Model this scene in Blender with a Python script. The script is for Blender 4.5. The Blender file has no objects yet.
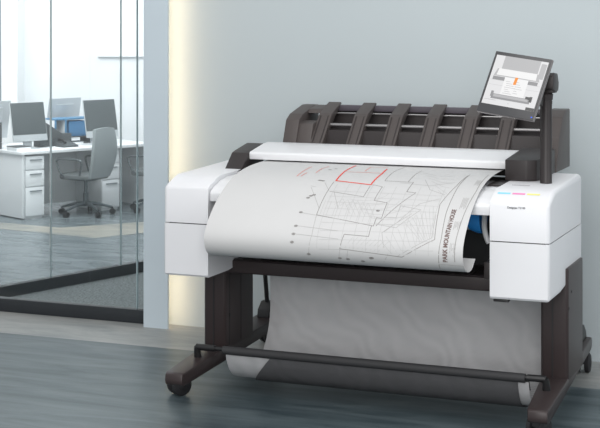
import bpy, bmesh, math, random
from mathutils import Vector, Matrix
random.seed(4)
S = bpy.context.scene
COL = S.collection
R = math.radians

# ------------------------------------------------------------------ materials
def mat(name, col, rough=.5, metal=0, bump=0, bscale=60, coat=0, var=0, vscale=4, emit=None, estr=1, spec=.5):
    m = bpy.data.materials.new(name); m.use_nodes = True
    nt = m.node_tree; b = nt.nodes['Principled BSDF']
    b.inputs['Roughness'].default_value = rough; b.inputs['Metallic'].default_value = metal
    b.inputs['Coat Weight'].default_value = coat
    b.inputs['Specular IOR Level'].default_value = spec
    c = (*col, 1); b.inputs['Base Color'].default_value = c
    tc = nt.nodes.new('ShaderNodeTexCoord')
    n = nt.nodes.new('ShaderNodeTexNoise'); n.inputs['Scale'].default_value = vscale; n.inputs['Detail'].default_value = 5
    nt.links.new(tc.outputs['Object'], n.inputs['Vector'])
    r = nt.nodes.new('ShaderNodeValToRGB'); v = max(var, .015)
    r.color_ramp.elements[0].color = (*[x*(1-v) for x in col], 1); r.color_ramp.elements[1].color = (*[min(1, x*(1+v)) for x in col], 1)
    r.color_ramp.elements[0].position = .3; r.color_ramp.elements[1].position = .7
    nt.links.new(n.outputs['Fac'], r.inputs['Fac']); nt.links.new(r.outputs['Color'], b.inputs['Base Color'])
    if bump:
        n2 = nt.nodes.new('ShaderNodeTexNoise'); n2.inputs['Scale'].default_value = bscale; n2.inputs['Detail'].default_value = 3
        nt.links.new(tc.outputs['Object'], n2.inputs['Vector'])
        bp = nt.nodes.new('ShaderNodeBump'); bp.inputs['Strength'].default_value = bump; bp.inputs['Distance'].default_value = .01
        nt.links.new(n2.outputs['Fac'], bp.inputs['Height']); nt.links.new(bp.outputs['Normal'], b.inputs['Normal'])
    if emit:
        b.inputs['Emission Color'].default_value = (*emit, 1); b.inputs['Emission Strength'].default_value = estr
    return m

def floor_mat(name, c0, c1, sc, rough, rot=0, contrast=(.35, .65)):
    m = mat(name, c0, rough); nt = m.node_tree; b = nt.nodes['Principled BSDF']
    tc = nt.nodes.new('ShaderNodeTexCoord'); mp = nt.nodes.new('ShaderNodeMapping')
    mp.inputs['Scale'].default_value = sc; mp.inputs['Rotation'].default_value = (0, 0, rot)
    n = nt.nodes.new('ShaderNodeTexNoise'); n.inputs['Scale'].default_value = 1; n.inputs['Detail'].default_value = 9; n.inputs['Roughness'].default_value = .68
    nt.links.new(tc.outputs['Object'], mp.inputs['Vector']); nt.links.new(mp.outputs['Vector'], n.inputs['Vector'])
    n.inputs['Distortion'].default_value = .6
    r = nt.nodes.new('ShaderNodeValToRGB')
    r.color_ramp.elements[0].color = (*c0, 1); r.color_ramp.elements[1].color = (*c1, 1)
    r.color_ramp.elements[0].position, r.color_ramp.elements[1].position = contrast
    nt.links.new(n.outputs['Fac'], r.inputs['Fac']); nt.links.new(r.outputs['Color'], b.inputs['Base Color'])
    bp = nt.nodes.new('ShaderNodeBump'); bp.inputs['Strength'].default_value = .12; bp.inputs['Distance'].default_value = .01
    nt.links.new(n.outputs['Fac'], bp.inputs['Height']); nt.links.new(bp.outputs['Normal'], b.inputs['Normal'])
    return m

def glass_mat(name, tint, gl=.08):
    m = bpy.data.materials.new(name); m.use_nodes = True; nt = m.node_tree; nt.nodes.clear()
    o = nt.nodes.new('ShaderNodeOutputMaterial'); t = nt.nodes.new('ShaderNodeBsdfTransparent'); g = nt.nodes.new('ShaderNodeBsdfGlossy')
    t.inputs['Color'].default_value = (*tint, 1); g.inputs['Roughness'].default_value = .02
    lw = nt.nodes.new('ShaderNodeLayerWeight'); lw.inputs['Blend'].default_value = .25
    mt = nt.nodes.new('ShaderNodeMath'); mt.operation = 'MULTIPLY_ADD'; mt.inputs[1].default_value = .5; mt.inputs[2].default_value = gl*.5
    nt.links.new(lw.outputs['Fresnel'], mt.inputs[0])
    mx = nt.nodes.new('ShaderNodeMixShader')
    nt.links.new(mt.outputs[0], mx.inputs['Fac']); nt.links.new(t.outputs[0], mx.inputs[1]); nt.links.new(g.outputs[0], mx.inputs[2])
    nt.links.new(mx.outputs[0], o.inputs['Surface'])
    return m

def mesh_fabric(name, col, cover):
    m = bpy.data.materials.new(name); m.use_nodes = True; nt = m.node_tree; b = nt.nodes['Principled BSDF']
    b.inputs['Base Color'].default_value = (*col, 1); b.inputs['Roughness'].default_value = .8
    tc = nt.nodes.new('ShaderNodeTexCoord')
    w1 = nt.nodes.new('ShaderNodeTexWave'); w1.inputs['Scale'].default_value = 60; w1.bands_direction = 'X'; w1.inputs['Distortion'].default_value = .4
    w2 = nt.nodes.new('ShaderNodeTexWave'); w2.inputs['Scale'].default_value = 60; w2.bands_direction = 'Z'; w2.inputs['Distortion'].default_value = .4
    nt.links.new(tc.outputs['Object'], w1.inputs['Vector']); nt.links.new(tc.outputs['Object'], w2.inputs['Vector'])
    a = nt.nodes.new('ShaderNodeMath'); a.operation = 'MULTIPLY'
    nt.links.new(w1.outputs['Fac'], a.inputs[0]); nt.links.new(w2.outputs['Fac'], a.inputs[1])
    mm = nt.nodes.new('ShaderNodeMath'); mm.operation = 'MULTIPLY_ADD'; mm.inputs[1].default_value = -.25; mm.inputs[2].default_value = cover+.06
    nt.links.new(a.outputs[0], mm.inputs[0]); w3 = nt.nodes.new('ShaderNodeTexWave'); w3.inputs['Scale'].default_value = 4.5; w3.inputs['Distortion'].default_value = 9; w3.inputs['Detail'].default_value = 1; w3.bands_direction = 'DIAGONAL'
    nt.links.new(tc.outputs['Object'], w3.inputs['Vector'])
    m3 = nt.nodes.new('ShaderNodeMath'); m3.operation = 'MULTIPLY_ADD'; m3.inputs[1].default_value = -.10
    nt.links.new(w3.outputs['Fac'], m3.inputs[0]); nt.links.new(mm.outputs[0], m3.inputs[2])
    nt.links.new(m3.outputs[0], b.inputs['Alpha'])
    return m

M = {}
M['white'] = mat('white_plastic', (.74, .745, .765), .42, bump=.02, bscale=400)
M['white_gloss'] = mat('glossy_white_plastic', (.76, .765, .78), .3)
M['dark'] = mat('dark_brown_grey_plastic', (.030, .025, .025), .42, bump=.03, bscale=300, spec=.35)
M['stand'] = mat('stand_brown_metal', (.038, .028, .028), .38, bump=.02, bscale=300, spec=.35)
M['rib'] = mat('rib_grey_plastic', (.072, .061, .058), .45, spec=.35)
M['black'] = mat('black_plastic', (.012, .012, .013), .45)
M['rubber'] = mat('caster_rubber', (.022, .022, .024), .55, spec=.35)
M['rail'] = mat('grey_metal_rail', (.32, .31, .31), .3, metal=.8)
M['rail_dark'] = mat('dark_violet_rail', (.085, .075, .09), .3)
M['paper'] = mat('matte_plotter_paper', (.56, .56, .558), .75)
M['ink'] = mat('grey_ink', (.26, .25, .24), .8)
M['ink_pale'] = mat('pale_grey_ink', (.40, .395, .39), .8)
M['ink_faint'] = mat('faint_grey_ink', (.47, .47, .465), .8)
M['ink_brown'] = mat('brown_ink', (.16, .11, .10), .8)
M['red'] = mat('red_ink', (.75, .06, .04), .8)
M['red_pale'] = mat('pale_red_ink', (.74, .17, .13), .8)
M['fabric'] = mesh_fabric('grey_mesh_fabric', (.60, .60, .61), .70)
M['fabric_overlap_shade'] = mesh_fabric('overlap_shade_mesh', (.10, .10, .105), .82)
M['sleeve'] = mat('black_fabric_sleeve', (.03, .03, .032), .7)
M['blue'] = mat('blue_plastic', (.04, .36, .95), .35)
M['cyan'] = mat('cyan_mark', (.25, .68, .88), .5); M['magenta'] = mat('magenta_mark', (.82, .25, .50), .5); M['yellow'] = mat('yellow_mark', (.85, .80, .25), .5)
M['text'] = mat('dark_lettering', (.06, .06, .07), .5); M['text_pale'] = mat('pale_lettering', (.40, .40, .42), .5)
M['bezel'] = mat('screen_bezel', (.055, .055, .058), .3)
M['frame_silver'] = mat('brushed_edge_metal', (.25, .23, .23), .3, metal=.5)
def emis(name, c, s=.92): return mat(name, (.02, .02, .02), .25, emit=c, estr=s)
M['s_white'] = emis('screen_white', (.80, .80, .81)); M['s_grey'] = emis('screen_grey', (.50, .50, .51)); M['s_mid'] = emis('screen_mid_grey', (.30, .30, .31))
M['s_roll'] = emis('screen_roll_white', (.92, .92, .92)); M['s_line'] = emis('screen_line_grey', (.60, .60, .61)); M['s_orange'] = emis('screen_orange', (.95, .30, .02)); M['s_dark'] = emis('screen_dark', (.08, .08, .08))
M['led_blue'] = emis('blue_status_light', (.05, .15, 1), 1)
M['wall'] = mat('painted_wall_blue_grey', (.49, .545, .562), .75, bump=.02, bscale=120, var=.02, vscale=.8)
M['pillar'] = mat('painted_pillar_pale', (.56, .64, .69), .7)
M['office_wall'] = mat('office_wall_white', (.80, .82, .84), .8)
M['office_column'] = mat('office_column_white', (.93, .94, .95), .8)
M['win_frame'] = mat('window_frame_grey', (.30, .34, .36), .5)
M['base'] = mat('black_base_channel', (.022, .026, .030), .35)
M['floor'] = floor_mat('dark_streaked_vinyl_floor', (.038, .058, .068), (.112, .145, .157), (1.3, 9, 1), .38)
M['floor_edge'] = floor_mat('pale_floor_border', (.23, .245, .245), (.37, .37, .355), (2, 7, 1), .45)
M['floor_office'] = floor_mat('grey_polished_office_floor', (.095, .12, .132), (.20, .23, .245), (2, 6, 1), .25, R(20))  # lightened: reflection in the glass before it is put into the colour
M['stripe'] = floor_mat('beige_floor_inlay', (.18, .195, .195), (.40, .375, .32), (2, 7, 1), .35, R(20))
M['carpet'] = floor_mat('speckled_grey_carpet', (.08, .095, .10), (.30, .33, .335), (70, 70, 1), .95)
M['glass'] = glass_mat('clear_glass', (.98, .99, .988), .04)
M['glass_edge'] = mat('glass_edge_green_grey', (.34, .42, .44), .2)
M['desk'] = mat('white_desk_laminate', (.80, .82, .84), .4)
M['desk_side'] = mat('desk_side_grey_white', (.72, .74, .76), .5)
M['handle'] = mat('grey_handle', (.28, .31, .33), .35, metal=.4)
M['alu'] = mat('silver_aluminium', (.55, .58, .60), .35, metal=.3)
M['screen_off'] = mat('dark_computer_screen', (.075, .09, .095), .3)
M['chair'] = mat('grey_leather', (.235, .265, .275), .5)
M['chair_metal'] = mat('dark_chair_metal', (.10, .12, .13), .35, metal=.5)
M['chair_seat'] = mat('dark_chair_cushion', (.10, .115, .12), .6)
M['boxblue'] = mat('blue_card_box', (.07, .22, .42), .6)
M['bluetrim'] = mat('blue_trim', (.10, .25, .42), .5)
M['darkcard'] = mat('charcoal_card', (.07, .08, .085), .6)
M['yellow_sticker'] = mat('yellow_sticker', (.75, .55, .12), .6)
M['pane_reflection_white'] = mat('white_pane_and_reflection', (.93, .93, .94), .6)  # white for the window pane and the painted glass reflection
M['led'] = mat('warm_led_diffuser', (.9, .8, .6), .5, emit=(1, .74, .47), estr=14)

# ------------------------------------------------------------------ mesh helpers
class MB:
    def __init__(s): s.bm = bmesh.new(); s.mats = []
    def _mi(s, m):
        if m not in s.mats: s.mats.append(m)
        return s.mats.index(m)
    def _tag(s, faces, m):
        if m is not None:
            i = s._mi(m)
            for f in faces: f.material_index = i
    def box(s, x0, x1, y0, y1, z0, z1, bev=0, m=None, seg=2):
        n0 = set(s.bm.faces)
        v = [s.bm.verts.new((x, y, z)) for x in (x0, x1) for y in (y0, y1) for z in (z0, z1)]
        for q in ((0, 1, 3, 2), (4, 6, 7, 5), (0, 4, 5, 1), (2, 3, 7, 6), (0, 2, 6, 4), (1, 5, 7, 3)): s.bm.faces.new([v[i] for i in q])
        if bev:
            ed = {e for vv in v for e in vv.link_edges}
            bmesh.ops.bevel(s.bm, geom=list(ed), offset=bev, segments=seg, affect='EDGES', profile=.6)
        s._tag([f for f in s.bm.faces if f not in n0], m); return s
    def prism(s, prof, a, b, axis='X', bev=0, m=None, seg=2, selective=None, bev2=None):
        """prof is a closed polygon; axis X: (y,z), axis Y: (x,z), axis Z: (x,y)"""
        n0 = set(s.bm.faces)
        def p(q, t): return {'X': (t, q[0], q[1]), 'Y': (q[0], t, q[1]), 'Z': (q[0], q[1], t)}[axis]
        A = [s.bm.verts.new(p(q, a)) for q in prof]; B = [s.bm.verts.new(p(q, b)) for q in prof]
        n = len(prof)
        fs = [s.bm.faces.new(A), s.bm.faces.new(B[::-1])]
        for i in range(n): fs.append(s.bm.faces.new((A[i], B[i], B[(i+1) % n], A[(i+1) % n])))
        bmesh.ops.recalc_face_normals(s.bm, faces=fs)
        if bev:
            ed = {e for vv in A+B for e in vv.link_edges}
            if selective == 'a': ed = {e for e in ed if all(w in A for w in e.verts)}
            if selective == 'b': ed = {e for e in ed if all(w in B for w in e.verts)}
            bmesh.ops.bevel(s.bm, geom=list(ed), offset=bev, segments=seg, affect='EDGES', profile=.55, clamp_overlap=True)
        s._tag([f for f in s.bm.faces if f not in n0], m); return s
    def tube(s, pts, r, n=12, m=None, caps=True):
        n0 = set(s.bm.faces)
        pts = [Vector(p) for p in pts]; rings = []
        rr = r if isinstance(r, (list, tuple)) else [r]*len(pts)
        up = None
        for i, p in enumerate(pts):
            d = ((pts[min(i+1, len(pts)-1)]-pts[max(i-1, 0)])).normalized()
            if up is None: up = d.orthogonal().normalized()
            up = (up-d*up.dot(d)).normalized(); w = d.cross(up)
            rings.append([s.bm.verts.new(p+(up*math.cos(2*math.pi*k/n)+w*math.sin(2*math.pi*k/n))*rr[i]) for k in range(n)])
        fs = []
        for a, b in zip(rings, rings[1:]):
            for k in range(n): fs.append(s.bm.faces.new((a[k], a[(k+1) % n], b[(k+1) % n], b[k])))
        if caps: fs += [s.bm.faces.new(rings[0][::-1]), s.bm.faces.new(rings[-1])]
        s._tag([f for f in s.bm.faces if f not in n0], m); return s
    def strip(s, prof, x0, x1, th, m=None, nx=1, wave=None):
        """open profile (y,z) swept along X, given a thickness"""
        n0 = set(s.bm.faces); n = len(prof); nr = []
        for i in range(n):
            a = prof[max(i-1, 0)]; b = prof[min(i+1, n-1)]
            d = Vector((b[0]-a[0], b[1]-a[1])).normalized(); nr.append((-d.y, d.x))
        def row(off, x): return [s.bm.verts.new((x, p[0]+q[0]*off, p[1]+q[1]*off)) for p, q in zip(prof, nr)]
        X = [x0+(x1-x0)*i/nx for i in range(nx+1)]
        T = [row(th/2, x) for x in X]; Bt = [row(-th/2, x) for x in X]; fs = []
        for i in range(nx):
            for k in range(n-1):
                fs.append(s.bm.faces.new((T[i][k], T[i+1][k], T[i+1][k+1], T[i][k+1])))
                fs.append(s.bm.faces.new((Bt[i][k], Bt[i][k+1], Bt[i+1][k+1], Bt[i+1][k])))
            for k in (0, n-1): fs.append(s.bm.faces.new((T[i][k], T[i+1][k], Bt[i+1][k], Bt[i][k])))
        for i in (0, nx):
            for k in range(n-1): fs.append(s.bm.faces.new((T[i][k], T[i][k+1], Bt[i][k+1], Bt[i][k])))
        bmesh.ops.recalc_face_normals(s.bm, faces=fs)
        s._tag(fs, m); return s
    def quad(s, pts, m=None):
        f = s.bm.faces.new([s.bm.verts.new(p) for p in pts]); s._tag([f], m); return s
    def xf(s, mtx): bmesh.ops.transform(s.bm, matrix=mtx, verts=s.bm.verts); return s
    def build(s, name, m=None, parent=None, org=None, ang=38, flat=False):
        me = bpy.data.meshes.new(name)
        if org is not None: bmesh.ops.translate(s.bm, vec=-Vector(org), verts=s.bm.verts)
        s.bm.to_mesh(me); s.bm.free()
        if s.mats:
            for k in s.mats: me.materials.append(M[k])
        else: me.materials.append(M[m])
        if not flat:
            me.shade_smooth(); me.set_sharp_from_angle(angle=R(ang))
        o = bpy.data.objects.new(name, me); COL.objects.link(o)
        if parent is not None: o.parent = parent
        return o

def thing(name, label, cat, loc, rz=0, group=None):
    o = bpy.data.objects.new(name, None); COL.objects.link(o); o.location = loc; o.rotation_euler = (0, 0, rz)
    o.empty_display_size = .1
    o['label'] = label; o['category'] = cat
    if group: o['group'] = group
    return o
def tag(o, label, cat, group=None):
    o['label'] = label; o['category'] = cat
    if group: o['group'] = group
    return o
def struct(o): o['kind'] = 'structure'; return o
def copy_tree(o, parent=None):
    c = o.copy(); COL.objects.link(c); c.parent = parent
    for ch in o.children: copy_tree(ch, c)
    return c
def chaikin(p, it=3):
    for _ in range(it):
        q = [p[0]]
        for a, b in zip(p, p[1:]):
            q.append(tuple(a[i]*.75+b[i]*.25 for i in range(len(a)))); q.append(tuple(a[i]*.25+b[i]*.75 for i in range(len(a))))
        q.append(p[-1]); p = q
    return p

# ------------------------------------------------------------------ setting
WY = 8.10            # front face of the printer's wall
def slab(name, poly, z0, z1, m):
    return struct(MB().prism(poly, z0, z1, 'Z').build(name, m, flat=True))
# angled office glass line from G0 towards G1
G0 = (-5.723, 8.10); GD = (.2993, .9542)
def gl(t, off=0): return (G0[0]+GD[0]*t-GD[1]*off, G0[1]+GD[1]*t+GD[0]*off)
G1 = gl(6.2)
slab('floor', [(-9, 1.0), (4, 1.0), (4, 7.50), (-9, 7.50)], -.05, 0, 'floor')
slab('floor_border', [(-9, 7.50), (4, 7.50), (4, 8.10), (-9, 8.10)], -.05, 0, 'floor_edge')
slab('floor_carpet', [G0, (-4.0, 8.10), (-4.0, 8.9), G1], -.05, 0, 'carpet')
slab('floor_office', [(-12, 8.10), G0, G1, (-3.8, 16), (-12, 16)], -.05, 0, 'floor_office')
s1 = slab('floor_inlay', [(-7.95, 11.60), (-7.70, 11.27), (-6.876, 11.118), (-6.386, 11.061), (-6.0, 11.7), (-6.1, 12.6), (-6.473, 12.106), (-6.989, 11.473)], 0, .002, 'stripe')
slab('wall_back', [(-4.225, WY), (4.0, WY), (4.0, WY+.15), (-4.225, WY+.15)], 0, 3.4, 'wall')
slab('wall_pillar', [(-4.255, 7.965), (-4.088, 7.965), (-4.088, 7.980), (-4.225, 7.980), (-4.225, 8.60), (-4.255, 8.60)], 0, 3.4, 'pillar')
# warm light channel recessed at the pillar's edge
led = MB().box(-4.112, -4.094, 7.9805, 7.986, .003, 3.39).build('trim_1', 'led', flat=True); struct(led)
# office far wall, column, window
f_ = (-.37393, .92746); r_ = (.92746, .37393)
def OD(s, d): return (d*f_[0]+s*r_[0], d*f_[1]+s*r_[1])
slab('wall_office', [OD(-6, 15.8), OD(2.0, 15.8), OD(2.0, 15.9), OD(-6, 15.9)], 0, 3.4, 'office_wall')
slab('wall_office_side', [OD(-.9, 15.8), OD(-.8, 15.8), (-4.0, 8.6), (-4.1, 8.6)], 0, 3.4, 'office_wall')
slab('trim_2', [OD(-3.17, 15.4), OD(-3.0, 15.4), OD(-3.0, 15.8), OD(-3.17, 15.8)], 0, 3.4, 'office_column')
slab('trim_3', [OD(-3.23, 15.5), OD(-3.17, 15.5), OD(-3.17, 15.8), OD(-3.23, 15.8)], 0, 3.4, 'win_frame')
w = MB()
mw = Matrix(((r_[0], f_[0], 0, 0), (r_[1], f_[1], 0, 0), (0, 0, 1, 0), (0, 0, 0, 1)))
w.box(-4.0, -3.23, 15.7, 15.79, 1.62, 1.68, m='win_frame'); w.box(-4.0, -3.23, 15.7, 15.79, 1.0, 1.62, m='win_frame'); w.box(-4.0, -3.23, 15.74, 15.79, 1.68, 3.2, m='pane_reflection_white')
w.xf(mw); struct(w.build('window_3', flat=True))
wb = MB().box(-2.20, -1.4, 15.76, 15.797, 1.50, 3.0, .004, m='pane_reflection_white'); wb.xf(mw)
wb = struct(wb.build('reflection_panel', flat=True))  # white panel imitates a bright reflection in the office glass

# front glass with its base channel
ch = MB(); ch.box(-7.2, -4.256, 8.045, 8.11, 0, .085, .004); struct(ch.build('trim_5', 'base'))
g = MB(); g.box(-7.2, -4.70, 8.07, 8.082, .085, 3.2); struct(g.build('window_1', 'glass', flat=True))
# joint near the pillar
g = MB(); g.box(-4.357, -4.256, 8.07, 8.082, .085, 3.2); struct(g.build('window_1', 'glass', flat=True))
g = MB(); g.box(-4.70, -4.365, 8.07, 8.082, .085, 3.2); struct(g.build('window_1', 'glass', flat=True))
e = MB(); e.box(-4.363, -4.357, 8.070, 8.086, .085, 3.2); struct(e.build('trim_6', 'glass_edge', flat=True))
# angled glass wall: base channel, panes, joints
def gbox(mb, t0, t1, o0, o1, z0, z1):
    q = [gl(t0, o0), gl(t1, o0), gl(t1, o1), gl(t0, o1)]
    mb.prism(q, z0, z1, 'Z')
b = MB(); gbox(b, -.0, 6.2, -.03, .03, 0, .078); struct(b.build('trim_7', 'base'))

tj = [0.02, .81, 1.49, 4.2]
for a_, b_ in zip(tj, tj[1:]):
    p = MB(); gbox(p, a_+.006, b_-.006, -.006, .006, .078, 3.2); struct(p.build('window_2', 'glass', flat=True))
for a_ in tj[1:3]:
    p = MB(); gbox(p, a_-.0035, a_+.0035, -.007, .007, .078, 3.2); struct(p.build('trim_8', 'glass_edge', flat=True))

# ------------------------------------------------------------------ the large format printer
PO = (-2.40, 7.0, 0)
printer = thing('large_format_printer', 'white and dark brown wide plotter on a wheeled stand, before the blue grey wall', 'printer', PO)
def part(mb, name, m=None, parent=None, label=None, **k):
    o = mb.build(name, m, parent or printer, PO, **k)
    if label: o['label'] = label
    return o

# side housings: upper cover and lower cover, split by a seam
def rnd_plan(x0, x1, y0, y1, rl, rr):
    out = []
    def arc(cx, cy, r, a0, a1):
        for i in range(7):
            a = R(a0+(a1-a0)*i/6); out.append((cx+r*math.cos(a), cy+r*math.sin(a)))
    arc(x1-rr, y0+rr, rr, 270, 360); arc(x1-.02, y1-.02, .02, 0, 90); arc(x0+.02, y1-.02, .02, 90, 180); arc(x0+rl, y0+rl, rl, 180, 270)
    return out
def housing(x0, x1, left):
    up = [(6.50, .888), (6.50, 1.050), (6.505, 1.064), (6.518, 1.075), (6.60, 1.106), (6.64, 1.116), (7.235, 1.132), (7.25, 1.12), (7.25, .888)]
    lo = [(6.50, .883), (6.50, .632), (6.508, .622), (6.74, .622), (7.25, .675), (7.25, .883)]
    def shell(prof, zs, name):
        mb = MB(); mb.prism(prof, x0, x1)
        xo = x0 if left else x1
        ed = [e for e in mb.bm.edges if all(abs(v.co.x-xo) < 1e-5 for v in e.verts) and not all(abs(v.co.z-zs) < 1e-4 for v in e.verts)]
        bmesh.ops.bevel(mb.bm, geom=ed, offset=.030, segments=5, affect='EDGES', profile=.5, clamp_overlap=True)
        part(mb, name, 'white', ang=30)
    shell(up, .888, 'upper_side_cover'); shell(lo, .883, 'lower_side_cover')
    core = MB(); core.box(x0+(.03 if left else .006), x1-(.006 if left else .03), 6.506, 7.2, .87, .90); core.box(x0+.006, x1-.006, 6.54, 7.2, .87, .90); part(core, 'seam_gap', 'black')
XL0, XL1, XR0, XR1 = -3.36, -3.112, -1.682, -1.405
housing(XL0, XL1, True)
housing(XR0, XR1, False)
# rear lower skirt line on the right flank and a small dark foot under the front edge
b = MB(); b.box(-1.67, -1.60, 6.52, 6.56, .606, .618, .002); part(b, 'underside_pad', 'black')
# colour marks, lettering
def lettering(txt, size, m, name, mtx, parent, label=None, bold=0.0):
    c = bpy.data.curves.new('lettering_curve', 'FONT'); c.body = txt; c.size = size; c.offset = bold
    t = bpy.data.objects.new('lettering_tmp', c); COL.objects.link(t)
    bpy.context.view_layer.update()
    me = bpy.data.meshes.new_from_object(t.evaluated_get(bpy.context.evaluated_depsgraph_get()))
    bpy.data.objects.remove(t); bpy.data.curves.remove(c)
    me.transform(mtx); me.materials.clear(); me.materials.append(M[m]); me.name = name
    return me
def addmesh(me, name, parent, org=PO):
    me.transform(Matrix.Translation(-Vector(org)))
    o = bpy.data.objects.new(name, me); COL.objects.link(o); o.parent = parent; return o
me = lettering('Designjet T2600', .0125, 'text', 'model_lettering', Matrix.Translation((-1.600, 6.4988, 1.040)) @ Matrix.Rotation(R(90), 4, 'X'), None, bold=.0003)
addmesh(me, 'front_lettering', printer)
def slopez(y): return 1.075+(y-6.518)/.082*.031
for k, mm in enumerate(('cyan', 'magenta', 'yellow')):
    x = -1.664+k*.069
    b = MB(); y0, y1 = 6.572, 6.586
    b.bm.faces.new([b.bm.verts.new(q) for q in ((x, y0, slopez(y0)+.001), (x+.060, y0, slopez(y0)+.001), (x+.060, y1, slopez(y1)+.001), (x, y1, slopez(y1)+.001))])
    part(b, 'ink_colour_mark', mm, label=mm+' ink mark')
b = MB(); b.box(-1.635, -1.55, 6.735, 6.742, 1.1195, 1.1215, m='text_pale'); part(b, 'top_marking', label='small grey marking strip')

# centre: lid, cavity, tray, beam
prof = [(6.515, 1.00), (6.515, 1.040), (6.522, 1.052), (6.56, 1.070), (6.64, 1.094), (6.72, 1.105), (6.97, 1.110), (6.97, 1.00)]
b = MB(); b.prism(prof, -3.108, -1.686, bev=.003); part(b, 'centre_lid', 'white_gloss')
b = MB(); b.box(-3.11, -1.684, 6.97, 7.24, 1.0, 1.10); part(b, 'platen', 'black')
b = MB(); b.box(-1.76, -1.69, 6.76, 6.97, 1.1095, 1.116, .002); part(b, 'lid_latch', 'dark')
b = MB(); b.box(-3.11, -1.684, 7.10, 7.22, .66, 1.0); part(b, 'inner_back_panel', 'black')
b = MB(); b.box(-3.112, -1.682, 6.80, 7.10, .640, .668, .003)
for i in range(14):
    x = -3.06+i*.10; b.box(x, x+.006, 6.81, 7.09, .667, .673)
part(b, 'media_tray', 'dark')
b = MB(); b.prism([(6.81, .670), (6.79, .662), (6.79, .603), (6.80, .597), (6.88, .597), (6.88, .64), (6.84, .670)], -3.17, -1.52, bev=.003); part(b, 'front_beam', 'stand')
b = MB(); b.box(-3.16, -1.50, 7.02, 7.14, .58, .645, .006); part(b, 'rear_beam', 'stand')
b = MB(); b.tube([(-3.09, 6.86, .95), (-1.87, 6.86, .95)], .072, 24); rl = part(b, 'paper_roll', 'paper')
b = MB(); b.tube([(-1.87, 6.86, .95), (-1.83, 6.86, .95), (-1.805, 6.86, .95)], [.07, .085, .085], 32); part(b, 'roll_hub', 'blue')
b = MB(); b.tube(chaikin([(-1.775, 6.78, 1.0), (-1.775, 6.76, .95), (-1.77, 6.74, .90), (-1.755, 6.73, .86), (-1.745, 6.73, .84)], 2), .013, 10); part(b, 'lever', 'white_gloss', label='white curved lever')
b = MB(); b.box(-1.72, -1.684, 6.54, 6.70, .70, .78, .004); part(b, 'inner_guide', 'dark')

# scan cover with end caps
cov = [(6.995, 1.166), (6.992, 1.198), (7.0, 1.206), (7.18, 1.236), (7.235, 1.240), (7.25, 1.232), (7.25, 1.166)]
b = MB(); b.prism(cov, -3.108, -1.706, bev=.004); part(b, 'scanner_cover', 'white_gloss')
b = MB(); b.prism([(6.84, 1.114), (6.90, 1.124), (6.985, 1.200), (7.03, 1.210), (7.18, 1.236), (7.19, 1.23), (7.19, 1.12), (7.0, 1.118)], -3.205, -3.109, bev=.004); part(b, 'scanner_end_cap', 'dark')
plan = [(-1.705, 6.88), (-1.60, 6.88), (-1.555, 6.90), (-1.54, 6.95), (-1.54, 7.25), (-1.705, 7.25)]
b = MB(); b.prism(plan, 1.125, 1.225, 'Z', bev=.005)
for v in b.bm.verts:
    if v.co.z > 1.18: v.co.z += (v.co.y-6.88)*.075
part(b, 'scanner_end_cap', 'dark')

# stacker with its guide ribs
cap = [(7.26, 1.13), (7.30, 1.245), (7.345, 1.355), (7.40, 1.385), (7.58, 1.425), (7.64, 1.425), (7.64, 1.13)]
st = MB()
st.prism([(7.30, 1.10), (7.335, 1.20), (7.375, 1.302), (7.42, 1.305), (7.42, 1.10)], -2.94, -1.60, bev=.003)
st.prism([(7.42, 1.10), (7.42, 1.305), (7.58, 1.325), (7.60, 1.40), (7.64, 1.41), (7.64, 1.10)], -2.94, -1.60)
stacker = part(st, 'output_stacker', 'dark')
b = MB()
b.prism(cap, -3.045, -2.965, bev=.006)
b.prism([(7.27, 1.15), (7.31, 1.245), (7.35, 1.335), (7.42, 1.350), (7.44, 1.20)], -2.967, -2.885, bev=.003)
b.prism([(7.47, 1.385), (7.50, 1.408), (7.60, 1.425), (7.63, 1.42), (7.60, 1.38)], -2.967, -2.86, bev=.003)
part(b, 'stacker_end_housing', 'rib')
b = MB(); b.prism([(7.26, 1.13), (7.30, 1.22), (7.33, 1.30), (7.42, 1.40), (7.50, 1.432), (7.60, 1.435), (7.60, 1.13)], -1.625, -1.535, bev=.006); part(b, 'stacker_end_housing', 'rib')
b = MB(); b.tube([(-2.90, 7.425, 1.328), (-1.61, 7.425, 1.328)], .0095, 10); part(b, 'guide_rail', 'rail')
b = MB(); b.tube([(-2.90, 7.53, 1.385), (-1.61, 7.53, 1.385)], .005, 8); part(b, 'guide_rail', 'rail', label='thin rear rail')
b = MB(); b.box(-2.90, -1.61, 7.57, 7.605, 1.395, 1.428, .004); part(b, 'top_rail', 'rail_dark')
b = MB(); b.box(-1.60, -1.56, 7.30, 7.36, 1.05, 1.20, .003); part(b, 'rear_bracket', 'dark')
for X in (-2.85, -2.643, -2.441, -2.237, -2.029, -1.828):
    pr = [(7.26, 1.17), (7.30, 1.238), (7.36, 1.30), (7.435, 1.378), (7.455, 1.390), (7.592, 1.443), (7.60, 1.436), (7.47, 1.345), (7.40, 1.28), (7.34, 1.20), (7.34, 1.17)]
    b = MB(); b.prism(pr, X-.037, X+.037, bev=.003); rb = part(b, 'guide_rib', 'rib')
    b = MB()
    for dx in (-.022, .022): b.prism([(7.262, 1.178), (7.302, 1.245), (7.43, 1.3775), (7.432, 1.372), (7.31, 1.235)], X+dx-.002, X+dx+.002)
    o = b.build('rib_groove', 'dark', rb, PO)

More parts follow.
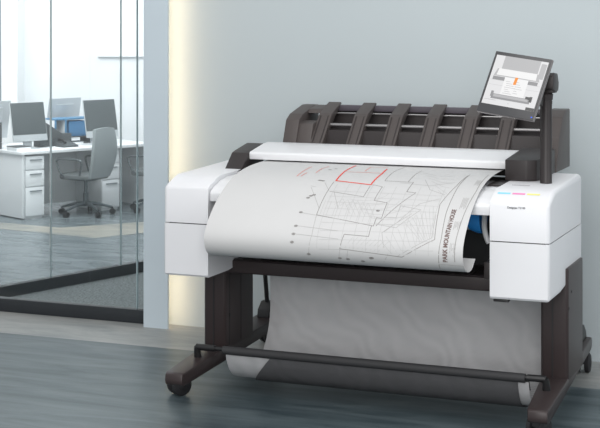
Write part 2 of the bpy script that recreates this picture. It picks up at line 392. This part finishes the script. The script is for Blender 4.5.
# stand: legs, feet, braces, casters
def leg(x0, x1, side):
    b = MB(); pl = [(x0+.012, 6.85), (x1-.012, 6.85), (x1, 6.862), (x1, 7.205), (x1-.012, 7.215), (x0+.012, 7.215), (x0, 7.205), (x0, 6.862)]
    b.prism(pl, .19, .72, 'Z', bev=.002)
    l = part(b, 'stand_leg', 'stand')
    b = MB(); xs = x1 if side < 0 else x0
    for y in ((6.90, 7.045) if side < 0 else ()): b.box(x1-.002, x1+.0015, y, y+.006, .20, .70)
    if side < 0: b.box(x1-.002, x1+.004, 6.896, 6.912, .35, .37)
    b.box(x0+.055, x0+.061, 6.848, 6.853, .20, .70)
    b.build('panel_groove', 'black', l, PO)
leg(-3.305, -3.180, -1); leg(-1.525, -1.392, 1)
for y, z in ((6.93, .60), (6.87, .53)):
    b = MB(); b.tube([(-1.3925, y, z), (-1.389, y, z)], .007, 10); part(b, 'leg_bolt', 'black')
def foot(xc, w):
    b = MB()
    pr = [(6.26, .125), (6.24, .132), (6.235, .15), (6.24, .183), (6.262, .189), (6.80, .200), (7.80, .200), (7.835, .192), (7.845, .17), (7.835, .135), (7.80, .130)]
    b.prism(pr, xc-w/2, xc+w/2, bev=.008)
    for v in b.bm.verts:   # the foot narrows towards its nose and toes out slightly
        t = min(1, max(0, (6.85-v.co.y)/.6)); k = 1-.25*t
        if v.co.y < 6.25: k *= .93
        if v.co.y < 6.35: v.co.y += .05
        v.co.x = xc+(v.co.x-xc)*k-.075*(v.co.y-6.85)
    return part(b, 'stand_foot', 'stand')
foot(-3.238, .134); foot(-1.455, .130)
def caster(x, y, rot, rr=.052):
    mx = Matrix.Translation((x, y, 0)) @ Matrix.Rotation(R(rot), 4, 'Z')
    b = MB(); b.tube([(0, 0, .075), (0, 0, .135)], .018, 12); b.box(-.012, .012, -.045, .030, .045, .105, .010); b.prism(chaikin([(-.05, .06), (-.04, .10), (.0, .118), (.04, .10)], 2)+[(.03, .07)], -.030, .030, bev=.003); b.xf(mx)
    c = part(b, 'caster', 'rubber')
    for sx in (-1, 1):
        b = MB(); x0 = sx*.014; x1 = sx*.042
        b.tube([(x0, -.012, rr), (x0+sx*.003, -.012, rr), (x1-sx*.006, -.012, rr), (x1, -.012, rr)], [rr-.006, rr, rr, rr-.008], 28)
        b.tube([(x1, -.012, rr), (x1+sx*.003, -.012, rr)], [.024, .02], 16)
        b.xf(mx); b.build('caster_wheel', 'rubber', c, PO)
caster(-3.315, 6.61, -36); caster(-3.355, 7.86, -34); caster(-1.455, 6.53, -20); caster(-1.515, 7.85, 2)
for xc in (-3.295, -1.515):
    b = MB(); b.prism([(7.60, .20), (7.61, .245), (7.66, .285), (7.70, .285), (7.76, .24), (7.78, .20)], xc-.035, xc+.035, bev=.004); br = part(b, 'brace_bracket', 'black')
    b = MB(); b.tube([(xc, 7.67, .26), (xc, 7.60, .66)], .013, 10); b.tube([(xc, 7.60, .66), (xc, 7.14, .68)], .013, 10); b.build('brace_rod', 'black', br, PO)

# catch basket: mesh fabric held by a front rod
bag = [(7.16, .60), (7.175, .50), (7.18, .38), (7.16, .26), (7.10, .16), (7.0, .095), (6.88, .065), (6.76, .075), (6.67, .115), (6.62, .18), (6.60, .245)]
b = MB(); b.strip(chaikin(bag, 2), -3.065, -1.525, .002, nx=1); bk = part(b, 'catch_basket', 'fabric')
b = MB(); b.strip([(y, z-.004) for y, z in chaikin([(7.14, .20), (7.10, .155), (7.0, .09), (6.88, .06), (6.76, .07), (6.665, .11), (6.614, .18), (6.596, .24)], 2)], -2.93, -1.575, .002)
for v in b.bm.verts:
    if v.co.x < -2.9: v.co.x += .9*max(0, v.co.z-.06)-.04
b.build('basket_shade_sheet', 'fabric_overlap_shade', bk, PO)  # added dark sheet: shade of the doubled mesh put into its colour
b = MB(); b.tube([(-3.15, 6.60, .25), (-1.49, 6.60, .25)], .011, 12); rod = part(b, 'basket_rod', 'black')
b = MB(); b.tube([(-3.075, 6.602, .246), (-1.54, 6.602, .246)], .021, 12); b.strip([(6.60, .24), (6.622, .20), (6.632, .185)], -3.068, -1.522, .004); b.build('rod_sleeve', 'sleeve', bk, PO)
for xa, xb in ((-3.225, -3.12), (-1.445, -1.53)):
    b = MB(); b.tube([(xa, 6.62, .19), (xa, 6.61, .225), (xa+.004*(1 if xa < -2 else -1), 6.603, .25)], [.02, .017, .017], 12); b.tube([(xa, 6.603, .25), (xb, 6.60, .25)], .016, 12)
    part(b, 'rod_bracket', 'black')

# touch screen on its post
b = MB(); b.tube([(-1.500, 6.86, 1.118), (-1.500, 6.86, 1.125), (-1.500, 6.86, 1.525)], [.031, .0285, .0285], 28); b.tube([(-1.500, 6.86, 1.50), (-1.500, 6.86, 1.515)], [.030, .030], 28); post = part(b, 'screen_post', 'dark')
b = MB()
b.tube([(-1.500, 6.86, 1.520), (-1.500, 6.86, 1.545), (-1.50, 6.86, 1.553)], [.032, .034, .028], 24)
b.prism([(-1.535, 6.83), (-1.46, 6.83), (-1.455, 6.90), (-1.50, 6.93), (-1.54, 6.90)], 1.553, 1.575, 'Z', bev=.003)
b.prism([(6.80, 1.575), (6.80, 1.635), (6.83, 1.65), (6.90, 1.645), (6.93, 1.60), (6.92, 1.56), (6.86, 1.555)], -1.53, -1.452, bev=.006)
b.prism([(6.74, 1.50), (6.75, 1.60), (6.82, 1.63), (6.84, 1.56), (6.80, 1.49)], -1.60, -1.50, bev=.005)
b.build('tilt_mount', 'dark', post, PO)
SW, SH = .2993, .3163
ms = Matrix.Translation((-1.6208, 6.72, 1.5925)) @ Matrix.Rotation(-.2341, 4, 'Z') @ Matrix.Rotation(.1248, 4, 'Y') @ Matrix.Rotation(-.4425, 4, 'X')
b = MB(); b.box(-SW/2, SW/2, .002, .020, -SH/2, SH/2, .005, m='frame_silver'); b.box(-SW/2+.002, SW/2-.002, -.002, .004, -SH/2+.002, SH/2-.002, .002, m='bezel'); b.box(-.09, .09, .019, .035, -.10, .09, .006, m='bezel'); b.xf(ms)
touch = part(b, 'touchscreen')
# display, u right, v down on the lit area
sx0, sx1, sz0, sz1 = -SW/2+.014, SW/2-.012, SH/2-.020, -SH/2+.045
def SP(u, v, d): return ms @ Vector((sx0+(sx1-sx0)*u, -.0025-.0004*d, sz0+(sz1-sz0)*v))
b = MB()
def sq(pts, m, d): b.bm.faces.new([b.bm.verts.new(SP(u, v, d)) for u, v in pts]).material_index = b._mi(m)
def sr(u0, v0, u1, v1, m, d): sq([(u0, v0), (u0, v1), (u1, v1), (u1, v0)], m, d)
sr(0, 0, 1, 1, 's_white', 0)
sr(.17, .0, .86, .27, 's_grey', 1); sr(.885, .05, .985, .36, 's_grey', 1)
for v in (.50, .60): sr(.02, v, .98, v+.006, 's_line', 1)
sr(.06, .43, .30, .50, 's_mid', 2); sr(.70, .43, .92, .50, 's_mid', 2)
sq([(.10, .27), (.06, .42), (.94, .42), (.88, .27)], 's_grey', 2)
sq([(.13, .265), (.11, .40), (.87, .40), (.86, .265)], 's_roll', 3)
sr(.29, .42, .74, .80, 's_roll', 4)
for i in range(7): sr(.33+.012*(i % 3), .50+i*.04, .42+.04*(i % 4), .508+i*.04, 's_grey', 5)
for i in range(6): sr(.52, .49+i*.045, .58+.03*(i % 4), .498+i*.045, 's_grey', 5)
sq([(.485, .40), (.475, .55), (.53, .55), (.54, .40)], 's_orange', 6)
sr(.14, .78, .88, .88, 's_mid', 5); sr(.18, .79, .84, .84, 's_grey', 6); sr(.12, .73, .17, .84, 's_mid', 6); sr(.86, .73, .91, .84, 's_dark', 6); sr(.78, .74, .86, .80, 's_dark', 6)
sr(.03, .905, .25, .910, 's_mid', 2); sr(.48, .93, .52, .94, 's_line', 2); sr(.84, .94, 1, 1, 's_dark', 2)
b.build('display', None, touch, PO, flat=True)
b = MB(); b.tube([ms @ Vector((SW/2-.012, -.002, -SH/2+.016)), ms @ Vector((SW/2-.012, -.004, -SH/2+.016))], .0035, 12); b.build('status_light', 'led_blue', touch, PO)
b = MB(); b.tube(chaikin([(-1.515, 6.80, 1.44), (-1.535, 6.79, 1.47), (-1.54, 6.79, 1.50), (-1.525, 6.80, 1.52)], 2), .004, 8); part(b, 'screen_cable', 'black')

# ------------------------------------------------------------------ printed sheet
C = [(7.12, 1.158), (6.95, 1.158), (6.78, 1.148), (6.62, 1.118), (6.48, 1.055), (6.38, .985), (6.305, .91), (6.28, .85), (6.30, .79), (6.36, .757), (6.44, .757), (6.50, .80)]
PR = chaikin(C)
SHO = (-2.39, 6.60, .76)
b = MB(); b.strip(PR, -3.03, -1.75, .0012, nx=8)
sheet = b.build('printed_plan_sheet', 'paper', None, SHO, ang=60); sheet.location = SHO
tag(sheet, 'wide white printed architectural plan sheet curling out of the front of the plotter', 'paper sheet')
ACC = [0]
for p, q in zip(PR, PR[1:]): ACC.append(ACC[-1]+math.hypot(q[0]-p[0], q[1]-p[1]))
def onsheet(X, s, off=.0012):
    s = min(max(s, 0), ACC[-1]-1e-6)
    k = max(i for i in range(len(ACC)) if ACC[i] <= s); k = min(k, len(PR)-2)
    t = (s-ACC[k])/(ACC[k+1]-ACC[k]); a, c = PR[k], PR[k+1]
    d = Vector((c[0]-a[0], c[1]-a[1])).normalized(); nrm = (d.y, -d.x)    # outward (up / to the front)
    if nrm[1] < 0 and s < .5: nrm = (-nrm[0], -nrm[1])
    return Vector((X, a[0]+(c[0]-a[0])*t+nrm[0]*off, a[1]+(c[1]-a[1])*t+nrm[1]*off))
def ink_lines(mb, lines, w, off=.0014):
    for l in lines:
        for (xa, sa), (xb, sb) in zip(l, l[1:]):
            L = math.hypot(xb-xa, sb-sa)
            if L < 1e-5: continue
            nx, ns = -(sb-sa)/L*w/2, (xb-xa)/L*w/2
            ex, es = (xb-xa)/L*w*.4, (sb-sa)/L*w*.4
            xa2, sa2, xb2, sb2 = xa-ex, sa-es, xb+ex, sb+es
            n = max(1, int(abs(sb-sa)/.02))
            P_ = [(mb.bm.verts.new(onsheet(xa2+(xb2-xa2)*i/n+nx, sa2+(sb2-sa2)*i/n+ns, off)), mb.bm.verts.new(onsheet(xa2+(xb2-xa2)*i/n-nx, sa2+(sb2-sa2)*i/n-ns, off))) for i in range(n+1)]
            for i in range(n): mb.bm.faces.new((P_[i][0], P_[i][1], P_[i+1][1], P_[i+1][0]))
def ink_rect(mb, x0, s0, x1, s1, off=.0013):
    n = max(1, int(abs(s1-s0)/.015))
    P_ = [(mb.bm.verts.new(onsheet(x0, s0+(s1-s0)*i/n, off)), mb.bm.verts.new(onsheet(x1, s0+(s1-s0)*i/n, off))) for i in range(n+1)]
    for i in range(n): mb.bm.faces.new((P_[i][0], P_[i][1], P_[i+1][1], P_[i+1][0]))
def ink_part(name, m, mb, label=None):
    o = mb.build(name, m, sheet, SHO, flat=True)
    if label: o['label'] = label
PRINT={'red2':[[(-2.482,0.497),(-2.293,0.525)],[(-2.482,0.497),(-2.493,0.337),(-2.497,0.164)],[(-2.293,0.525),(-2.292,0.357),(-2.305,0.241)]],'red1':[[(-2.479,0.346),(-2.301,0.348)],[(-2.394,0.318),(-2.405,0.197),(-2.317,0.19)],[(-2.702,0.461),(-2.703,0.362),(-2.701,0.257)],[(-2.681,0.458),(-2.673,0.398)],[(-2.627,0.391),(-2.63,0.301),(-2.619,0.23)]],'g2':[[(-2.488,0.51),(-2.488,0.645),(-2.487,0.782)],[(-2.485,0.782),(-2.191,0.83),(-2.189,0.78),(-2.164,0.782),(-2.165,0.676),(-2.234,0.663),(-2.23,0.541),(-2.269,0.527),(-2.288,0.525)],[(-2.475,0.606),(-2.294,0.638),(-2.292,0.541)],[(-2.24,0.47),(-2.094,0.475),(-2.096,0.578),(-2.05,0.583),(-2.179,0.828)],[(-2.24,0.47),(-2.249,0.302),(-2.241,0.147)],[(-2.121,0.47),(-2.125,0.349),(-2.122,0.243)],[(-2.336,0.952),(-2.322,0.883),(-2.202,0.887),(-2.201,0.829)],[(-2.336,0.952),(-2.036,0.973),(-1.887,0.883),(-1.91,0.669),(-1.897,0.606),(-1.875,0.493),(-1.866,0.324)],[(-1.866,1.029),(-1.857,0.873),(-1.866,0.73),(-1.865,0.562),(-1.863,0.299)],[(-1.788,0.981),(-1.788,0.878),(-1.781,0.732),(-1.768,0.548),(-1.774,0.279)]],'g1':[[(-2.486,0.788),(-2.48,0.893),(-2.493,0.983)],[(-2.559,0.774),(-2.364,0.802)],[(-2.561,0.853),(-2.357,0.867)],[(-2.561,0.896),(-2.348,0.908)],[(-2.585,0.573),(-2.489,0.736)],[(-2.529,0.526),(-2.482,0.602)],[(-2.454,0.608),(-2.395,0.729)],[(-2.589,0.563),(-2.56,0.571)],[(-2.192,0.817),(-2.081,0.833),(-1.99,0.714),(-2.093,0.693),(-2.096,0.774),(-2.148,0.778)],[(-2.121,0.936),(-2.142,0.864),(-2.026,0.743)],[(-1.921,0.625),(-2.006,0.671),(-2.08,0.798),(-2.133,0.859)],[(-2.055,0.969),(-1.901,0.875),(-1.911,0.742)],[(-1.907,0.589),(-1.991,0.549),(-2.05,0.431)],[(-2.158,0.487),(-2.003,0.507),(-1.894,0.456)],[(-1.801,0.926),(-1.788,0.981)],[(-1.86,0.998),(-1.753,1.001)],[(-2.102,0.963),(-2.128,1.009)],[(-2.335,0.953),(-2.344,0.995)],[(-2.296,0.956),(-2.306,0.998)],[(-2.223,0.965),(-2.234,1.005)]],'g0':[[(-2.31,0.945),(-2.277,0.894)],[(-2.29,0.946),(-2.254,0.895)],[(-2.269,0.947),(-2.232,0.896)],[(-2.249,0.948),(-2.209,0.897)],[(-2.228,0.948),(-2.187,0.898)],[(-2.208,0.949),(-2.164,0.899)],[(-2.187,0.95),(-2.142,0.9)],[(-2.167,0.951),(-2.119,0.901)],[(-2.147,0.952),(-2.097,0.902)],[(-2.083,0.961),(-2.144,0.9)],[(-2.06,0.952),(-2.119,0.881)],[(-2.039,0.942),(-2.094,0.86)],[(-2.017,0.933),(-2.07,0.839)],[(-1.996,0.924),(-2.047,0.817)],[(-1.975,0.914),(-2.023,0.794)],[(-1.955,0.904),(-2.0,0.77)],[(-1.934,0.894),(-1.977,0.745)],[(-1.954,0.894),(-2.052,0.796)],[(-1.946,0.891),(-2.035,0.781)],[(-1.938,0.888),(-2.018,0.766)],[(-1.929,0.885),(-2.002,0.751)],[(-1.921,0.882),(-1.986,0.735)],[(-1.912,0.879),(-1.969,0.719)],[(-1.904,0.875),(-1.953,0.703)],[(-1.895,0.872),(-1.937,0.686)],[(-2.471,0.778),(-2.472,0.676)],[(-2.439,0.782),(-2.44,0.682)],[(-2.408,0.787),(-2.408,0.687)],[(-2.376,0.792),(-2.376,0.692)],[(-2.345,0.797),(-2.344,0.697)],[(-2.314,0.801),(-2.313,0.702)],[(-2.283,0.806),(-2.281,0.707)],[(-2.252,0.81),(-2.25,0.712)],[(-2.222,0.815),(-2.219,0.716)],[(-2.421,0.71),(-2.39,0.662),(-2.324,0.764)],[(-2.389,0.715),(-2.364,0.667),(-2.298,0.768)],[(-2.357,0.719),(-2.337,0.671),(-2.272,0.772)],[(-2.326,0.724),(-2.311,0.675),(-2.247,0.776)],[(-2.295,0.729),(-2.284,0.679),(-2.221,0.78)],[(-2.263,0.733),(-2.258,0.683),(-2.195,0.784)]]}
DOTS=[(-2.57,0.771),(-2.571,0.853),(-2.573,0.896),(-2.575,0.935),(-2.494,0.989),(-2.341,1.001),(-2.302,1.004),(-2.23,1.012),(-2.187,0.989),(-2.548,0.504),(-2.558,0.651),(-2.545,0.642),(-2.567,0.668),(-2.565,0.5),(-2.581,0.317),(-2.56,0.286),(-2.194,0.735),(-2.182,0.988)]

b = MB(); ink_lines(b, PRINT['red2'], .0075, .002); ink_part('red_outline', 'red', b, 'thick red outline of one room')
b = MB(); ink_lines(b, PRINT['red1'], .0035, .002); ink_part('red_notes', 'red_pale', b, 'thin red lines and notes')
b = MB(); ink_lines(b, PRINT['g2'], .0028); ink_part('plan_outline', 'ink', b)
b = MB(); ink_lines(b, PRINT['g1'], .0022); ink_part('plan_detail', 'ink_pale', b)
for k in range(9): PRINT['g0'].append([(-2.47+.004*k, .60+.045*k), (-1.92+.004*k, .60+.042*k)])
for k in range(10): PRINT['g0'].append([(-2.46+.06*k, .53), (-2.46+.06*k+.01, .96)])
for k in range(6):
    PRINT['g0'].append([(-2.30+.035*k+.12*math.cos(a*.35), .60+.03*k+.07*math.sin(a*.35)) for a in range(7)])
    PRINT['g0'].append([(-2.10+.03*k, .30+.05*k), (-2.0+.02*k, .36+.05*k), (-1.92+.005*k, .34+.06*k)])
b = MB(); ink_lines(b, PRINT['g0'], .0016); ink_part('plan_hatching', 'ink_faint', b)
b = MB()
for (x, s) in DOTS:
    pts = [(x+.008*math.cos(2*math.pi*k/10), s+.0045*math.sin(2*math.pi*k/10)) for k in range(11)]
    ink_lines(b, [pts], .003)
    ink_rect(b, x-.004, s-.002, x+.004, s+.002)
ink_part('grid_bubbles', 'ink', b)
b = MB()
for x0, s0, s1 in ((-1.80, .895, .94), (-1.80, .775, .825), (-1.80, .605, .695), (-1.785, .40, .48)):
    for j in range(5): ink_rect(b, x0-.012+j*.006, s0+.004*(j % 2), x0-.0095+j*.006, s1-.008*(j % 3))
ink_part('title_block_text', 'ink_pale', b)
me = lettering('PARK MOUNTAIN HOUSE', .034, 'ink_brown', 'title_lettering', Matrix.Identity(4), None, bold=.0012)
wmax = max(v.co.x for v in me.vertices); k = (.985-.700)/wmax
bmx = bmesh.new(); bmx.from_mesh(me); bmesh.ops.subdivide_edges(bmx, edges=[e for e in bmx.edges if e.calc_length() > .01], cuts=1)
for v in bmx.verts:
    v.co = onsheet(-1.823-v.co.y*.85, .985-v.co.x*k, .0015)
bmx.to_mesh(me); bmx.free()
me.transform(Matrix.Translation(-Vector(SHO))); o = bpy.data.objects.new('title_lettering', me); COL.objects.link(o); o.parent = sheet

# ------------------------------------------------------------------ office beyond the glass
OA = R(64.2); OO = Vector((-7.604, 11.797, 0))
def OW(u, v, z=0): return (OO.x+u*math.cos(OA)-v*math.sin(OA), OO.y+u*math.sin(OA)+v*math.cos(OA), z)
DT = .645
desk = thing('office_desk', 'long white office desk behind the glass, carrying the computers', 'desk', OW(0, 0), OA)
b = MB(); b.box(-.02, 1.55, -.02, .95, DT-.028, DT, .003); b.build('desk_top', 'desk', desk)
b = MB(); b.box(0, .03, 0, .93, .012, DT-.028, .002); b.build('side_panel', 'desk_side', desk)
b = MB(); b.box(1.50, 1.53, .02, .93, 0, DT-.028, .002); b.build('side_panel', 'desk_side', desk)
b = MB(); b.box(.03, 1.50, .50, .52, .06, DT-.028, .002); b.build('modesty_panel', 'desk_side', desk)
def drawers(u, v, lab):
    t = thing('drawer_unit', lab, 'drawer unit', OW(u, v), OA, 'drawer units under the desk')
    b = MB(); b.box(0, .215, .012, .46, .02, .60, .003); b.box(.01, .205, .02, .45, 0, .02); b.build('cabinet', 'desk_side', t)
    z = .597
    for h in (.130, .155, .275):
        b = MB(); b.box(.004, .211, -.004, .012, z-h+.005, z, .003); d = b.build('drawer', 'desk', t)
        b = MB(); b.box(.05, .18, -.016, -.006, z-.040, z-.028, .003); b.box(.06, .07, -.01, -.003, z-.038, z-.030); b.box(.16, .17, -.01, -.003, z-.038, z-.030); b.build('drawer_handle', 'handle', d)
        z -= h+.006
    return t
drawers(.035, .004, 'white three-drawer unit under the left end of the desk, nearest the glass')
drawers(.93, .03, 'white drawer unit under the desk just behind the grey swivel chair')

def computer(u, v, rz, lab):
    t = thing('desktop_computer', lab, 'computer', OW(u, v, DT), OA+R(rz), 'desktop computers on the desk'); t.scale = (.90, .90, 1)
    tl = Matrix.Translation((0, 0, .095)) @ Matrix.Rotation(R(-13), 4, 'X')
    b = MB(); b.box(-.215, .215, 0, .014, -.02, .365, .006); b.prism([(-.14, .0), (.14, .0), (.10, .03), (-.10, .03)], .06, .30, 'Z'); b.xf(tl); c = b.build('casing', 'alu', t)
    b = MB(); b.box(-.208, .208, -.003, .002, .045, .36, .001); b.xf(tl); b.build('screen', 'screen_off', t)
    b = MB(); b.prism([(-.0, .006), (.055, .006), (.075, .0), (.085, .10), (.075, .17), (.055, .16), (.06, .10), (.045, .014), (0, .014)], -.05, .05, bev=.002); b.box(-.085, .085, -.06, .09, 0, .008, .003); b.build('stand', 'alu', t)
    return t
computer(.25, .25, 0, 'dark-screened all-in-one computer at the left end of the desk, above the drawers')
computer(1.06, .20, 0, 'dark-screened all-in-one computer behind the backrest of the grey swivel chair')
computer(.98, .84, 180, 'all-in-one computer seen from its pale rear, behind the blue box')
computer(.12, .80, 180, 'pale-backed computer cut off by the left edge of the photo')

# shelf with blue trim, holding the blue box
t = thing('desk_shelf', 'white desktop shelf with blue trim at the middle of the desk', 'shelf', OW(.66, .46, DT), OA)
b = MB(); b.box(0, .56, 0, .18, .245, .262, .002); b.build('shelf_top', 'bluetrim', t)
for x in (0, .12, .542):
    b = MB(); b.box(x, x+.018, 0, .18, 0, .245, .002, m='desk'); b.box(x-.001, x+.019, -.002, .004, 0, .245, m='desk' if x > .5 else 'bluetrim'); b.build('shelf_side', None, t)
b = MB(); b.box(.018, .12, .165, .178, 0, .245, .002); b.build('back_panel', 'desk', t)
bx = MB(); bx.box(-.11, .11, 0, .14, 0, .150, .004, m='boxblue'); bx.box(-.112, .112, -.002, .142, .13, .153, .004, m='boxblue'); bb = bx.build('storage_box'); bb.location = OW(.95, .475, DT+.0745); bb.rotation_euler = (0, 0, OA); tag(bb, 'blue storage box standing on a dark tray under the shelf', 'box')
bx = MB(); bx.box(-.13, .13, -.03, .15, 0, .012, .003)
for x in (-.125, .119): bx.box(x, x+.006, -.03, .15, .01, .073, .002)
bx.box(-.13, .13, -.02, .15, .063, .074, .002); bb = bx.build('letter_tray', 'darkcard'); bb.location = OW(.95, .475, DT); bb.rotation_euler = (0, 0, OA); tag(bb, 'dark letter tray directly beneath the blue box', 'tray')
def holder(u, v, w, h0, h1, lab, sticker=False, flip=False):
    t = thing('magazine_file', lab, 'magazine file', OW(u, v, DT), OA, 'charcoal magazine files')
    hp = [(0, 0), (w, 0), (w, h1), (w*.72, h1), (0, h0)] if not flip else [(0, 0), (w, 0), (w, h0), (w*.28, h1), (0, h1)]
    b = MB(); b.prism(hp, 0, .10, 'Y', bev=.002); b.build('file_body', 'darkcard', t)
    if sticker:
        b = MB()
        b.prism([(w*.60, .09), (w*.72, .10), (w*.80, .15), (w*.68, .13)], -.002, .001, 'Y'); b.build('sticker', 'yellow_sticker', t)
    return t
holder(.40, .34, .38, .29, .12, 'charcoal magazine file sloping down beside the right of the left computer')
holder(-.22, .40, .24, .26, .05, 'charcoal file with yellow mark at the far left end of the desk', True, True)
def book(u, v, w, d, h, m, lab, name='box_file', cat='box', z=DT):
    t = thing(name, lab, cat, OW(u, v, z), OA)
    b = MB(); b.box(0, w, 0, d, 0, h, .003, m=m); b.box(.004, w-.004, -.001, d-.004, h*.25, h*.75, m='office_column'); b.build('block', None, t)
    b = MB(); b.box(-.002, w+.002, -.003, d+.002, h, h+.006, .001); b.build('lid', 'darkcard', t)
    return t
book(-.01, .08, .16, .18, .038, 'desk', 'low white box with dark lid in front of the yellow-marked file')
book(.80, .32, .11, .10, .03, 'desk', 'small white pad lying in front of the dark letter tray', 'note_pad', 'note pad')
t = thing('desk_phone', 'black desk phone beside the computer behind the swivel chair', 'telephone', OW(.56, .14, DT), OA)
b = MB(); b.prism([(0, 0), (.16, 0), (.16, .05), (0, .018)], 0, .17, bev=.004); b.build('phone_base', 'darkcard', t)
b = MB(); b.tube(chaikin([(.03, .02, .045), (.03, .05, .062), (.03, .11, .070), (.03, .14, .066)], 2), .014, 10); b.build('handset', 'black', t)

# swivel chairs
def chair(u, v, rz, lab):
    t = thing('swivel_chair', lab, 'chair', OW(u, v), OA+R(rz), 'grey swivel office chairs')
    b = MB(); n = 10
    # seat cushion, rounded plan
    pl = []
    for i in range(24):
        a = 2*math.pi*i/24; c_, s_ = math.cos(a), math.sin(a)
        pl.append((.195*math.copysign(abs(c_)**.5, c_), .02+.205*math.copysign(abs(s_)**.5, s_)))
    b.prism(pl, .355, .405, 'Z', bev=.016, seg=3); b.build('seat', 'chair_seat', t)
    # backrest: shaped shell leaning back
    b = MB(); rows = []
    for k in range(13):
        f = k/12; z = .375+.485*f; y = -.165-.085*f-.03*math.sin(f*math.pi)+.03*f*f
        hw = .155+.045*math.sin(min(1, f*1.25)*math.pi*.6)-.05*f*f
        rows.append([(x*hw, y-.018*(abs(x)**2)*-1, z+(-.012*abs(x)**3 if k == 12 else 0)) for x in [-1+.2*j for j in range(11)]])
    F_, B_ = [], []
    for rw in rows:
        F_.append([b.bm.verts.new(p) for p in rw]); B_.append([b.bm.verts.new((p[0]*.98, p[1]-.032, p[2])) for p in rw])
    for i in range(12):
        for j in range(10):
            b.bm.faces.new((F_[i][j], F_[i][j+1], F_[i+1][j+1], F_[i+1][j])); b.bm.faces.new((B_[i][j], B_[i+1][j], B_[i+1][j+1], B_[i][j+1]))
        for j in (0, 10): b.bm.faces.new((F_[i][j], F_[i+1][j], B_[i+1][j], B_[i][j]))
    for i in (0, 12):
        for j in range(10): b.bm.faces.new((F_[i][j], F_[i][j+1], B_[i][j+1], B_[i][j]))
    bmesh.ops.recalc_face_normals(b.bm, faces=b.bm.faces)
    b.build('backrest', 'chair', t, ang=50)
    for sx in (-1, 1):
        b = MB(); b.tube(chaikin([(sx*.16, .10, .36), (sx*.215, .13, .40), (sx*.225, .19, .53), (sx*.225, .16, .555), (sx*.225, -.08, .560), (sx*.225, -.13, .54), (sx*.20, -.09, .44), (sx*.17, -.05, .37)], 3), .0095, 8); b.build('armrest', 'chair_metal', t)
    b = MB(); b.tube([(0, 0, .09), (0, 0, .22), (0, 0, .221), (0, 0, .345)], [.026, .026, .016, .016], 14); b.box(-.06, .06, -.09, .09, .335, .358, .006); b.tube([(.06, .04, .33), (.13, .05, .318)], .006, 8); b.build('column', 'chair_metal', t)
    for k in range(5):
        a = 2*math.pi*k/5+.5
        b = MB(); b.tube([(0, 0, .115), (.12*math.cos(a), .12*math.sin(a), .105), (.26*math.cos(a), .26*math.sin(a), .068)], [.022, .016, .011], 10); lg = b.build('base_arm', 'chair_metal', t)
        b = MB(); cx, cy = .262*math.cos(a), .262*math.sin(a); tx, ty = -math.sin(a), math.cos(a)
        for sd in (-1, 1): b.tube([(cx+tx*sd*.006, cy+ty*sd*.006, .027), (cx+tx*sd*.022, cy+ty*sd*.022, .027)], .027, 16)
        b.tube([(cx, cy, .03), (cx, cy, .07)], .007, 8); b.build('caster', 'black', lg)
    return t
c1 = chair(.655, -.10, 18, 'grey swivel chair with loop armrests standing in full view at the desk')
c2 = copy_tree(c1); c2.location = OW(1.36, -.30); c2.rotation_euler = (0, 0, OA+R(14)); c2['label'] = 'second swivel chair, mostly hidden behind the pale pillar'

# ------------------------------------------------------------------ light
wld = bpy.data.worlds.new('World'); S.world = wld; wld.use_nodes = True
wb_ = wld.node_tree.nodes['Background']; wb_.inputs['Color'].default_value = (.94, .97, 1, 1); wb_.inputs['Strength'].default_value = .66
def area(name, loc, target, size, power, col, sy=None):
    l = bpy.data.lights.new(name, 'AREA'); l.energy = power; l.color = col; l.size = size
    if sy: l.shape = 'RECTANGLE'; l.size_y = sy
    o = bpy.data.objects.new(name, l); COL.objects.link(o); o.location = loc
    o.rotation_euler = (Vector(target)-Vector(loc)).to_track_quat('-Z', 'Y').to_euler(); return o
area('overhead_fill_softbox', (-2.0, 4.6, 4.6), (-2.2, 7.0, .8), 3.5, 80, (1, .98, .96))  # unseen overhead lamp, added for soft light on the printer
area('front_fill_light', (-.8, .8, 2.6), (-2.4, 7.0, .6), 3.0, 170, (1, .985, .97))  # fill lamp added on the camera side to brighten the printer front
area('side_fill_light', (2.2, 5.0, 2.6), (-1.8, 7.0, 1.0), 2.2, 45, (.96, .98, 1))  # area lamp added out of view at the right; no window there
area('office_fill_light', (-7.2, 10.6, 4.2), (-7.3, 12.3, .5), 3.0, 240, (.97, .99, 1))  # unseen lamp added to brighten the office behind the glass

# ------------------------------------------------------------------ camera
cam = bpy.data.cameras.new('Camera'); co = bpy.data.objects.new('Camera', cam); COL.objects.link(co); S.camera = co
co.location = (0, 0, 1.9); co.rotation_euler = (R(90), 0, math.atan(585/1451))
cam.sensor_fit = 'HORIZONTAL'; cam.sensor_width = 36; cam.lens = 1451/600*36; cam.shift_y = -194/600; cam.clip_end = 100
S.view_settings.view_transform = 'Standard'; S.view_settings.look = 'None'; S.view_settings.gamma = 1; S.view_settings.exposure = 0
S.view_settings.use_curve_mapping = False
